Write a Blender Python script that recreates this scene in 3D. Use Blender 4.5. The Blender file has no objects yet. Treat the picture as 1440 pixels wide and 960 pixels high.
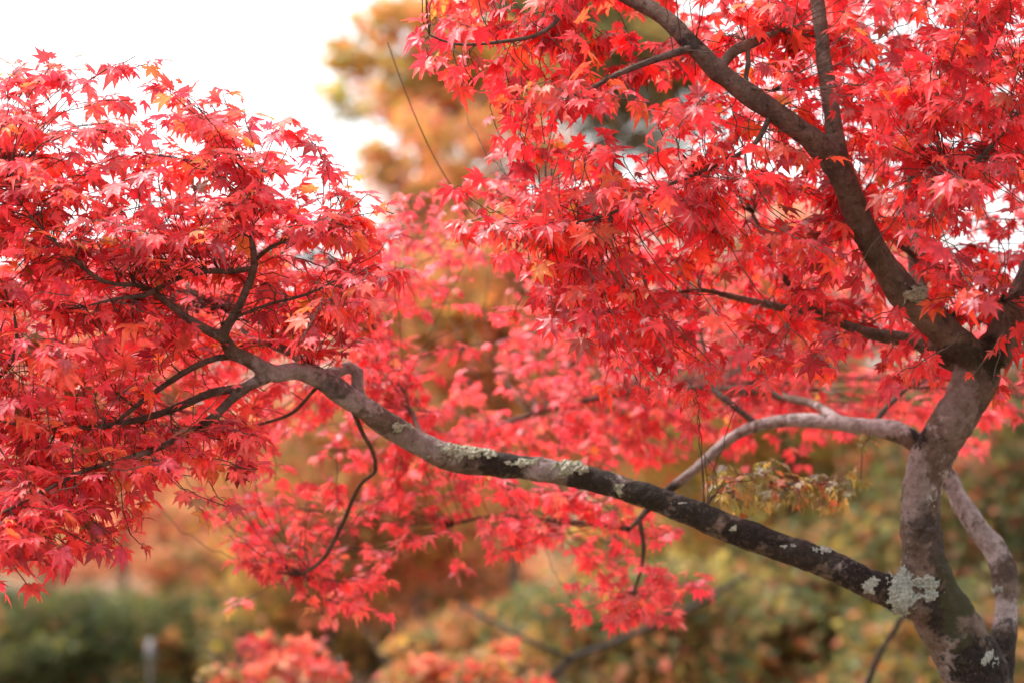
import bpy, math, random
import numpy as np
from mathutils import Vector, noise, kdtree

random.seed(11)
rng = np.random.default_rng(11)
scene = bpy.context.scene
C = scene.collection

# ------------------------------------------------------------------ camera
CAM_Z, PITCH, LENS = 1.6, math.radians(4.0), 85.0
cam_data = bpy.data.cameras.new("camera")
cam_data.lens, cam_data.sensor_width = LENS, 36.0
cam_data.clip_start, cam_data.clip_end = 0.05, 600.0
cam_data.dof.use_dof = True
cam_data.dof.focus_distance = 4.25
cam_data.dof.aperture_fstop = 2.4
cam = bpy.data.objects.new("camera", cam_data)
C.objects.link(cam)
cam.location = (0, 0, CAM_Z)
cam.rotation_euler = (math.pi / 2 + PITCH, 0, 0)
scene.camera = cam

# ------------------------------------------------------------------ sky, sun, exposure
SUN_EL, SUN_AZ = math.radians(58), math.radians(-74)     # azimuth measured from +Y towards +X
world = bpy.data.worlds.new("World")
scene.world = world
world.use_nodes = True
wn, wl = world.node_tree.nodes, world.node_tree.links
bg = wn["Background"]
sky = wn.new("ShaderNodeTexSky")
sky.sky_type = 'NISHITA'
sky.sun_disc = False
sky.sun_elevation = SUN_EL
sky.sun_rotation = SUN_AZ
sky.air_density, sky.dust_density, sky.ozone_density = 1.0, 4.0, 1.0
hs = wn.new("ShaderNodeHueSaturation")                    # overcast: the cloud deck is almost colourless
hs.inputs["Saturation"].default_value = 0.12
wl.new(sky.outputs[0], hs.inputs["Color"])
wl.new(hs.outputs[0], bg.inputs["Color"])
bg.inputs["Strength"].default_value = 0.15

sun_d = bpy.data.lights.new("sun", 'SUN')
sun_d.energy, sun_d.angle, sun_d.color = 1.5, math.radians(25), (1.0, 0.96, 0.9)
sun = bpy.data.objects.new("sun", sun_d)
C.objects.link(sun)
sd = Vector((math.sin(SUN_AZ) * math.cos(SUN_EL), math.cos(SUN_AZ) * math.cos(SUN_EL), math.sin(SUN_EL)))
sun.rotation_euler = (-sd).to_track_quat('-Z', 'Y').to_euler()

vs = scene.view_settings
vs.view_transform, vs.look, vs.gamma, vs.use_curve_mapping = 'Standard', 'None', 1.0, False
vs.exposure = 1.65
cy = scene.cycles
cy.max_bounces, cy.diffuse_bounces, cy.glossy_bounces, cy.transmission_bounces = 7, 5, 2, 5
cy.use_denoising = True
cy.sample_clamp_indirect = 6.0

# ------------------------------------------------------------------ helpers
FPX = LENS / 36.0 * 1440.0
cp, sp = math.cos(PITCH), math.sin(PITCH)


def at(px, py, d):
    """the point d metres away along the lens axis that the photograph shows at (px, py)"""
    u, v = (px - 720) / FPX * d, -(py - 480) / FPX * d
    return Vector((u, d * cp - v * sp, CAM_Z + d * sp + v * cp))


def pix(co):
    """photo pixels of an (n,3) array"""
    y, z = co[:, 1], co[:, 2] - CAM_Z
    d = y * cp + z * sp
    v = -y * sp + z * cp
    return np.stack([720 + co[:, 0] / d * FPX, 480 - v / d * FPX, d], 1)


def ground_z(x, y):
    s = max(0.0, y - 14.0)
    return 0.055 * s * min(1.0, s / 12.0) + 0.10 * math.sin(x * 0.31 + 1.3) * math.sin(y * 0.23) * min(1, max(0, (y - 5) / 6))


def link(name, me, parent=None):
    o = bpy.data.objects.new(name, me)
    C.objects.link(o)
    if parent:
        o.parent = parent
    return o


def thing(name, label, cat, loc=(0, 0, 0), group=None):
    o = bpy.data.objects.new(name, None)
    C.objects.link(o)
    o.location = loc
    o.empty_display_size = 0.1
    o['label'], o['category'] = label, cat
    if group:
        o['group'] = group
    return o


def put(name, me, mat, parent=None):
    me.materials.clear()
    me.materials.append(mat)
    o = link(name, me, parent)
    if parent:                                            # meshes are written in world space: move them to the thing's base
        base, p = Vector((0, 0, 0)), parent
        while p:
            base += p.location
            p = p.parent
        n = len(me.vertices)
        co = np.empty(n * 3, np.float32)
        me.vertices.foreach_get('co', co)
        co = co.reshape(-1, 3) - np.array(base, np.float32)
        me.vertices.foreach_set('co', co.ravel())
        me.update()
    return o


def mesh_np(name, co, tris, col=None, smooth=False):
    me = bpy.data.meshes.new(name)
    n, f = len(co), len(tris)
    k = tris.shape[1]
    me.vertices.add(n)
    me.vertices.foreach_set('co', np.ascontiguousarray(co, np.float32).ravel())
    me.loops.add(f * k)
    me.loops.foreach_set('vertex_index', np.ascontiguousarray(tris, np.int32).ravel())
    me.polygons.add(f)
    me.polygons.foreach_set('loop_start', np.arange(0, f * k, k, dtype=np.int32))
    me.polygons.foreach_set('loop_total', np.full(f, k, np.int32))
    me.polygons.foreach_set('use_smooth', np.full(f, smooth, bool))
    me.update(calc_edges=True)
    if col is not None:
        a = me.color_attributes.new('leaf_col', 'FLOAT_COLOR', 'POINT')
        c4 = np.ones((n, 4), np.float32)
        c4[:, :3] = col
        a.data.foreach_set('color', c4.ravel())
    return me


# ------------------------------------------------------------------ materials
def new_mat(name):
    m = bpy.data.materials.new(name)
    m.use_nodes = True
    nt = m.node_tree
    for n in list(nt.nodes):
        nt.nodes.remove(n)
    out = nt.nodes.new("ShaderNodeOutputMaterial")
    return m, nt, out


def leaf_material(name, translucency, rough, spec, warm, sheen=0.0):
    m, nt, out = new_mat(name)
    N, L = nt.nodes, nt.links
    at_ = N.new("ShaderNodeAttribute")
    at_.attribute_name = 'leaf_col'
    tc = N.new("ShaderNodeTexCoord")
    no = N.new("ShaderNodeTexNoise")
    no.inputs['Scale'].default_value = 70.0
    no.inputs['Detail'].default_value = 3.0
    L.new(tc.outputs['Object'], no.inputs['Vector'])
    mr = N.new("ShaderNodeMapRange")
    mr.inputs['To Min'].default_value, mr.inputs['To Max'].default_value = 0.72, 1.28
    mr.inputs['From Min'].default_value, mr.inputs['From Max'].default_value = 0.3, 0.7
    L.new(no.outputs['Fac'], mr.inputs['Value'])
    hv = N.new("ShaderNodeHueSaturation")
    L.new(at_.outputs['Color'], hv.inputs['Color'])
    L.new(mr.outputs[0], hv.inputs['Value'])
    pb = N.new("ShaderNodeBsdfPrincipled")
    L.new(hv.outputs[0], pb.inputs['Base Color'])
    pb.inputs['Specular IOR Level'].default_value = spec
    pb.inputs['Sheen Weight'].default_value = sheen
    pb.inputs['Sheen Roughness'].default_value = .45
    pb.inputs['Sheen Tint'].default_value = (1, .82, .95, 1)
    ge = N.new("ShaderNodeNewGeometry")
    rr = N.new("ShaderNodeMapRange")
    rr.inputs['To Min'].default_value, rr.inputs['To Max'].default_value = rough, 0.7
    L.new(ge.outputs['Backfacing'], rr.inputs['Value'])
    L.new(rr.outputs[0], pb.inputs['Roughness'])
    bp = N.new("ShaderNodeBump")
    bp.inputs['Strength'].default_value = 0.25
    bp.inputs['Distance'].default_value = 0.003
    L.new(no.outputs['Fac'], bp.inputs['Height'])
    L.new(bp.outputs[0], pb.inputs['Normal'])
    tr = N.new("ShaderNodeBsdfTranslucent")
    mx = N.new("ShaderNodeMix")
    mx.data_type, mx.blend_type = 'RGBA', 'MULTIPLY'
    mx.inputs[0].default_value = 1.0
    L.new(hv.outputs[0], mx.inputs[6])
    mx.inputs[7].default_value = warm
    L.new(mx.outputs[2], tr.inputs['Color'])
    ms = N.new("ShaderNodeMixShader")
    ms.inputs[0].default_value = translucency
    L.new(pb.outputs[0], ms.inputs[1])
    L.new(tr.outputs[0], ms.inputs[2])
    L.new(ms.outputs[0], out.inputs['Surface'])
    return m


M_LEAF = leaf_material('maple_leaf', 0.56, 0.40, 0.9, (1.35, 1.1, 0.95, 1), .28)
M_FAR = leaf_material('far_leaf', 0.45, 0.5, 0.5, (1.5, 1.4, 1.0, 1))


def bark_material(name):
    m, nt, out = new_mat(name)
    N, L = nt.nodes, nt.links
    tc = N.new("ShaderNodeTexCoord")

    def nz(scale, detail=4, rough=0.6, vec=None):
        n = N.new("ShaderNodeTexNoise")
        n.inputs['Scale'].default_value, n.inputs['Detail'].default_value = scale, detail
        n.inputs['Roughness'].default_value = rough
        L.new(vec or tc.outputs['Object'], n.inputs['Vector'])
        return n.outputs['Fac']

    def ramp(fac, stops):
        r = N.new("ShaderNodeValToRGB")
        e = r.color_ramp.elements
        e[0].position, e[0].color = stops[0][0], (*stops[0][1], 1)
        e[1].position, e[1].color = stops[1][0], (*stops[1][1], 1)
        for p, c in stops[2:]:
            x = e.new(p)
            x.color = (*c, 1)
        L.new(fac, r.inputs[0])
        return r.outputs[0]

    def mixc(fac, a, b):
        x = N.new("ShaderNodeMix")
        x.data_type = 'RGBA'
        if hasattr(fac, 'links'):
            L.new(fac, x.inputs[0])
        else:
            x.inputs[0].default_value = fac
        for s, v in ((6, a), (7, b)):
            if hasattr(v, 'links'):
                L.new(v, x.inputs[s])
            else:
                x.inputs[s].default_value = (*v, 1)
        return x.outputs[2]

    big = nz(14, 5, 0.65)
    base = ramp(big, [(0.3, (0.055, 0.039, 0.03)), (0.7, (0.25, 0.195, 0.16)), (0.5, (0.14, 0.102, 0.078))])
    fine = nz(110, 4, 0.7)
    base = mixc(ramp(fine, [(0.45, (0, 0, 0)), (0.75, (0.55, 0.55, 0.55))]), base, (0.04, 0.027, 0.02))
    base = mixc(ramp(nz(38, 6, 0.75), [(0.52, (0, 0, 0)), (0.62, (.7, .7, .7))]), base, (0.20, 0.155, 0.125))
    base = mixc(ramp(nz(52, 6, 0.8), [(0.56, (0, 0, 0)), (0.64, (.8, .8, .8))]), base, (0.022, 0.016, 0.012))
    a1 = N.new("ShaderNodeAttribute")
    a1.attribute_name = 'pale'
    base = mixc(a1.outputs['Fac'], base, ramp(nz(45, 6, 0.75), [(0.3, (0.15, 0.12, 0.11)), (0.62, (0.50, 0.45, 0.45))]))
    a2 = N.new("ShaderNodeAttribute")
    a2.attribute_name = 'dark'
    sp_ = N.new("ShaderNodeMath")
    sp_.operation = 'MULTIPLY'
    L.new(a2.outputs['Fac'], sp_.inputs[0])
    L.new(ramp(nz(130, 6, 0.8), [(0.34, (.45, .45, .45)), (0.46, (1, 1, 1))]), sp_.inputs[1])
    base = mixc(sp_.outputs[0], base, ramp(nz(90, 4, 0.7), [(0.4, (0.008, 0.006, 0.005)), (0.8, (0.035, 0.025, 0.021))]))
    a3 = N.new("ShaderNodeAttribute")
    a3.attribute_name = 'moss'
    base = mixc(a3.outputs['Fac'], base, (0.05, 0.055, 0.02))
    pb = N.new("ShaderNodeBsdfPrincipled")
    L.new(base, pb.inputs['Base Color'])
    pb.inputs['Roughness'].default_value = 0.82
    pb.inputs['Specular IOR Level'].default_value = 0.3
    b1 = N.new("ShaderNodeBump")
    b1.inputs['Strength'].default_value, b1.inputs['Distance'].default_value = 1.0, 0.012
    L.new(nz(60, 6, 0.7), b1.inputs['Height'])
    b2 = N.new("ShaderNodeBump")
    b2.inputs['Strength'].default_value, b2.inputs['Distance'].default_value = 0.8, 0.004
    L.new(fine, b2.inputs['Height'])
    L.new(b1.outputs[0], b2.inputs['Normal'])
    L.new(b2.outputs[0], pb.inputs['Normal'])
    L.new(pb.outputs[0], out.inputs['Surface'])
    return m


M_BARK = bark_material('bark')


def simple_noise_mat(name, stops, scale, rough=0.9, bump=0.5, dist=0.01, scale2=None):
    m, nt, out = new_mat(name)
    N, L = nt.nodes, nt.links
    tc = N.new("ShaderNodeTexCoord")
    no = N.new("ShaderNodeTexNoise")
    no.inputs['Scale'].default_value, no.inputs['Detail'].default_value, no.inputs['Roughness'].default_value = scale, 7, 0.68
    L.new(tc.outputs['Object'], no.inputs['Vector'])
    r = N.new("ShaderNodeValToRGB")
    e = r.color_ramp.elements
    e[0].position, e[0].color = stops[0][0], (*stops[0][1], 1)
    e[1].position, e[1].color = stops[-1][0], (*stops[-1][1], 1)
    for p, c in stops[1:-1]:
        e.new(p).color = (*c, 1)
    L.new(no.outputs['Fac'], r.inputs[0])
    pb = N.new("ShaderNodeBsdfPrincipled")
    L.new(r.outputs[0], pb.inputs['Base Color'])
    pb.inputs['Roughness'].default_value = rough
    bp = N.new("ShaderNodeBump")
    bp.inputs['Strength'].default_value, bp.inputs['Distance'].default_value = bump, dist
    n2 = N.new("ShaderNodeTexNoise")
    n2.inputs['Scale'].default_value, n2.inputs['Detail'].default_value = scale2 or scale * 4, 5
    L.new(tc.outputs['Object'], n2.inputs['Vector'])
    L.new(n2.outputs['Fac'], bp.inputs['Height'])
    L.new(bp.outputs[0], pb.inputs['Normal'])
    L.new(pb.outputs[0], out.inputs['Surface'])
    return m


M_LICHEN = simple_noise_mat('lichen_grey', [(0.3, (0.12, 0.13, 0.11)), (0.5, (0.30, 0.33, 0.29)), (0.7, (0.46, 0.50, 0.45))], 160, 0.95, 0.9, 0.003)
M_LICHEN_Y = simple_noise_mat('lichen_olive', [(0.3, (0.12, 0.13, 0.08)), (0.5, (0.30, 0.33, 0.24)), (0.7, (0.50, 0.52, 0.42))], 160, 0.95, 0.9, 0.003)
M_GROUND = simple_noise_mat('leaf_litter_ground', [(0.3, (0.035, 0.042, 0.014)), (0.45, (0.09, 0.075, 0.03)), (0.55, (0.22, 0.10, 0.05)), (0.7, (0.34, 0.15, 0.09))], 0.9, 0.95, 0.6, 0.05, 14)
M_PATH = simple_noise_mat('gravel_path', [(0.3, (0.22, 0.20, 0.18)), (0.6, (0.36, 0.34, 0.31)), (0.8, (0.45, 0.42, 0.39))], 9, 0.95, 0.5, 0.02, 60)
M_ROCK = simple_noise_mat('dark_stone', [(0.3, (0.02, 0.024, 0.03)), (0.7, (0.09, 0.1, 0.12))], 6, 0.85, 0.8, 0.03)
M_POST = simple_noise_mat('dark_post_wood', [(0.3, (0.02, 0.017, 0.015)), (0.7, (0.07, 0.06, 0.05))], 20, 0.8)
M_CAP = simple_noise_mat('pale_cap_metal', [(0.3, (0.16, 0.17, 0.19)), (0.7, (0.26, 0.27, 0.30))], 20, 0.4)

# ------------------------------------------------------------------ maple leaf shapes
LOBES = [(-122, .40), (-80, .70), (-38, .92), (0, 1.0), (38, .92), (80, .70), (122, .40)]


def leaf_variant(seed):
    r = random.Random(seed)
    droop, fold, cup = r.uniform(.10, .55), r.uniform(.10, .32), r.uniform(-.15, .25)
    if seed % 4 == 3:
        droop, fold, cup = r.uniform(.6, 1.1), r.uniform(.35, .7), r.uniform(.2, .7)
    V, T = [(0.0, 0.0, 0.0)], []
    tips, A = [], []
    for a, l in LOBES:
        A.append(math.radians(a + r.uniform(-5, 5)))
        tips.append(l * r.uniform(.9, 1.08))
    notch = [0]
    n = len(LOBES)
    # notch points between the lobes
    nidx = []
    for i in range(n + 1):
        if i == 0:
            ang, rad = A[0] - .30, .10
        elif i == n:
            ang, rad = A[-1] + .30, .10
        else:
            ang = (A[i - 1] + A[i]) / 2
            rad = .34 * min(tips[i - 1], tips[i]) + .05
        nidx.append(len(V))
        V.append((rad * math.sin(ang), rad * math.cos(ang), 0))
    for i in range(n):
        a, l = A[i], tips[i]
        w = .172 * (l ** .6)
        dx, dy = math.sin(a), math.cos(a)
        sx, sy = dy, -dx
        bend = r.uniform(-.07, .07)
        m1 = len(V)
        V.append((dx * l * .5, dy * l * .5, 0))                                   # midrib
        sl = len(V)
        V.append((dx * l * .52 - sx * w, dy * l * .52 - sy * w, fold * w))
        sr = len(V)
        V.append((dx * l * .52 + sx * w, dy * l * .52 + sy * w, fold * w))
        m2 = len(V)
        V.append((dx * l * .78 + sx * bend * .4, dy * l * .78 + sy * bend * .4, 0))
        tl = len(V)
        V.append((dx * l * .76 - sx * w * .45 + sx * bend * .4, dy * l * .76 - sy * w * .45 + sy * bend * .4, fold * w * .6))
        tr = len(V)
        V.append((dx * l * .76 + sx * w * .45 + sx * bend * .4, dy * l * .76 + sy * w * .45 + sy * bend * .4, fold * w * .6))
        tp = len(V)
        V.append((dx * l + sx * bend, dy * l + sy * bend, 0))
        nl, nr = nidx[i], nidx[i + 1]
        T += [(0, m1, nl), (nl, m1, sl), (sl, m1, tl), (tl, m1, m2), (tl, m2, tp),
              (0, nr, m1), (nr, sr, m1), (sr, tr, m1), (tr, m2, m1), (tr, tp, m2)]
    V = np.array(V)
    rad = np.hypot(V[:, 0], V[:, 1])
    tw = r.uniform(-.25, .25)
    V[:, 2] += -droop * rad ** 2 * (1 + .4 * np.sin(3 * np.arctan2(V[:, 0], V[:, 1]) + r.uniform(0, 6))) + cup * V[:, 0] ** 2 + tw * V[:, 0] * V[:, 1]
    V *= np.array([1, 1, 1.0])
    return V * .62, np.array(T)                          # about one unit from lobe tip to lobe tip


VARIANTS = [leaf_variant(s) for s in range(18)]
# small far leaf: five lobes, one triangle each, plus its heart
_fv = [(0, 0, 0)]
_ft = []
for _i, (_a, _l) in enumerate([(-95, .55), (-48, .85), (0, 1), (48, .85), (95, .55)]):
    _a = math.radians(_a)
    _b = len(_fv)
    _fv += [(math.sin(_a - .42) * _l * .42, math.cos(_a - .42) * _l * .42, .03), (math.sin(_a) * _l, math.cos(_a) * _l, -.22 * _l), (math.sin(_a + .42) * _l * .42, math.cos(_a + .42) * _l * .42, .03)]
    _ft += [(0, _b + 1, _b), (0, _b + 2, _b + 1)]
FAR_LEAF = (np.array(_fv) * .6, np.array(_ft))


def frames(axis, nrm):
    y = axis / np.linalg.norm(axis, axis=1, keepdims=True)
    z = nrm - (nrm * y).sum(1, keepdims=True) * y
    z /= np.linalg.norm(z, axis=1, keepdims=True) + 1e-9
    x = np.cross(y, z)
    return np.stack([x, y, z], 2)                        # columns


def leaves_mesh(name, pos, axis, nrm, size, col, variants, stalk_from=None, stalk_col=(0.30, 0.05, 0.04)):
    """all the leaves of one spray in one mesh; stalk_from: where each leaf's stalk leaves the twig"""
    n = len(pos)
    R = frames(axis, nrm)
    pick = rng.integers(0, len(variants), n)
    cos, tris, cols, off = [], [], [], 0
    for k, (V, T) in enumerate(variants):
        i = np.where(pick == k)[0]
        if not len(i):
            continue
        w = np.einsum('nij,vj->nvi', R[i], V) * size[i, None, None] + pos[i, None, :]
        m = len(V)
        cos.append(w.reshape(-1, 3))
        tris.append((T[None] + (np.arange(len(i)) * m)[:, None, None] + off).reshape(-1, 3))
        cc = np.repeat(col[i][:, None, :], m, 1)
        rad = np.hypot(V[:, 0], V[:, 1])
        cc = cc * (1 + .10 * (rad - .3))[None, :, None]
        if m > 40:
            rib = np.zeros(m)
            rib[[q for q in range(9, m) if (q - 9) % 7 in (0, 3)]] = 1
            cc = cc * (1 + .16 * rib)[None, :, None] + .012 * rib[None, :, None]
            tipw = np.clip((rad - .34) / .22, 0, 1)[None, :, None] * (rng.random(len(i)) ** 4 * (rng.random(len(i)) < .45))[:, None, None] * .9
            cc = cc * (1 - tipw) + tipw * np.array([.26, .11, .05])
        cols.append(cc.reshape(-1, 3))
        off += m * len(i)
    if stalk_from is not None:
        a, b = stalk_from, pos
        d = b - a
        s = np.cross(d, np.array([0.3, .2, 1.0]))
        s /= np.linalg.norm(s, axis=1, keepdims=True) + 1e-9
        t = np.cross(d, s)
        t /= np.linalg.norm(t, axis=1, keepdims=True) + 1e-9
        r = .00075
        ring = []
        mid = (a + b) / 2 + np.array([0, 0, .004])
        for p in (a, mid, b):
            for q in range(3):
                an = q * 2.0944
                ring.append(p + r * (math.cos(an) * s + math.sin(an) * t))
        w = np.stack(ring, 1)
        T = []
        for g in (0, 3):
            for q in range(3):
                q2 = (q + 1) % 3
                T += [(g + q, g + q2, g + 3 + q2), (g + q, g + 3 + q2, g + 3 + q)]
        T = np.array(T)
        cos.append(w.reshape(-1, 3))
        tris.append((T[None] + (np.arange(n) * 9)[:, None, None] + off).reshape(-1, 3))
        cols.append(np.repeat(np.array(stalk_col)[None], n * 9, 0))
    return mesh_np(name, np.concatenate(cos), np.concatenate(tris), np.concatenate(cols))


def palette_pick(pal, n, jitter=.18):
    w = np.array([p[0] for p in pal], float)
    c = np.array([p[1] for p in pal], float)
    i = rng.choice(len(pal), n, p=w / w.sum())
    return np.clip(c[i] * (1 + rng.normal(0, jitter, (n, 1))) * (1 + rng.normal(0, jitter * .5, (n, 3))), .002, .95)


# ------------------------------------------------------------------ ground, path
def build_ground():
    xs = np.concatenate([np.linspace(-90, -16, 26), np.linspace(-15, 15, 76), np.linspace(16, 90, 26)])
    ys = np.concatenate([np.linspace(-25, 1, 12), np.linspace(2, 45, 100), np.linspace(47, 160, 24)])
    co = np.array([(x, y, ground_z(x, y) + .03 * noise.noise((x * .8, y * .8, 0))) for y in ys for x in xs])
    nx = len(xs)
    q = np.array([(j * nx + i, j * nx + i + 1, (j + 1) * nx + i + 1, (j + 1) * nx + i) for j in range(len(ys) - 1) for i in range(nx - 1)])
    o = put('ground', mesh_np('ground', co, q, smooth=True), M_GROUND)
    o['kind'] = 'structure'
    # a gravel path crossing behind the tree
    pts = []
    for t in np.linspace(0, 1, 60):
        x = -14 + 30 * t
        y = 27.5 - 2.6 * math.sin(t * 3.0) + .8 * math.sin(t * 9)
        pts.append((x, y))
    co, q = [], []
    for i, (x, y) in enumerate(pts):
        for k in range(5):
            yy = y + (k - 2) * .32
            co.append((x, yy, ground_z(x, yy) + .045))
    for i in range(len(pts) - 1):
        for k in range(4):
            a = i * 5 + k
            q.append((a, a + 5, a + 6, a + 1)[::-1])
    o = put('path', mesh_np('path', np.array(co), np.array(q), smooth=True), M_PATH)
    o['kind'] = 'structure'


build_ground()

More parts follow.
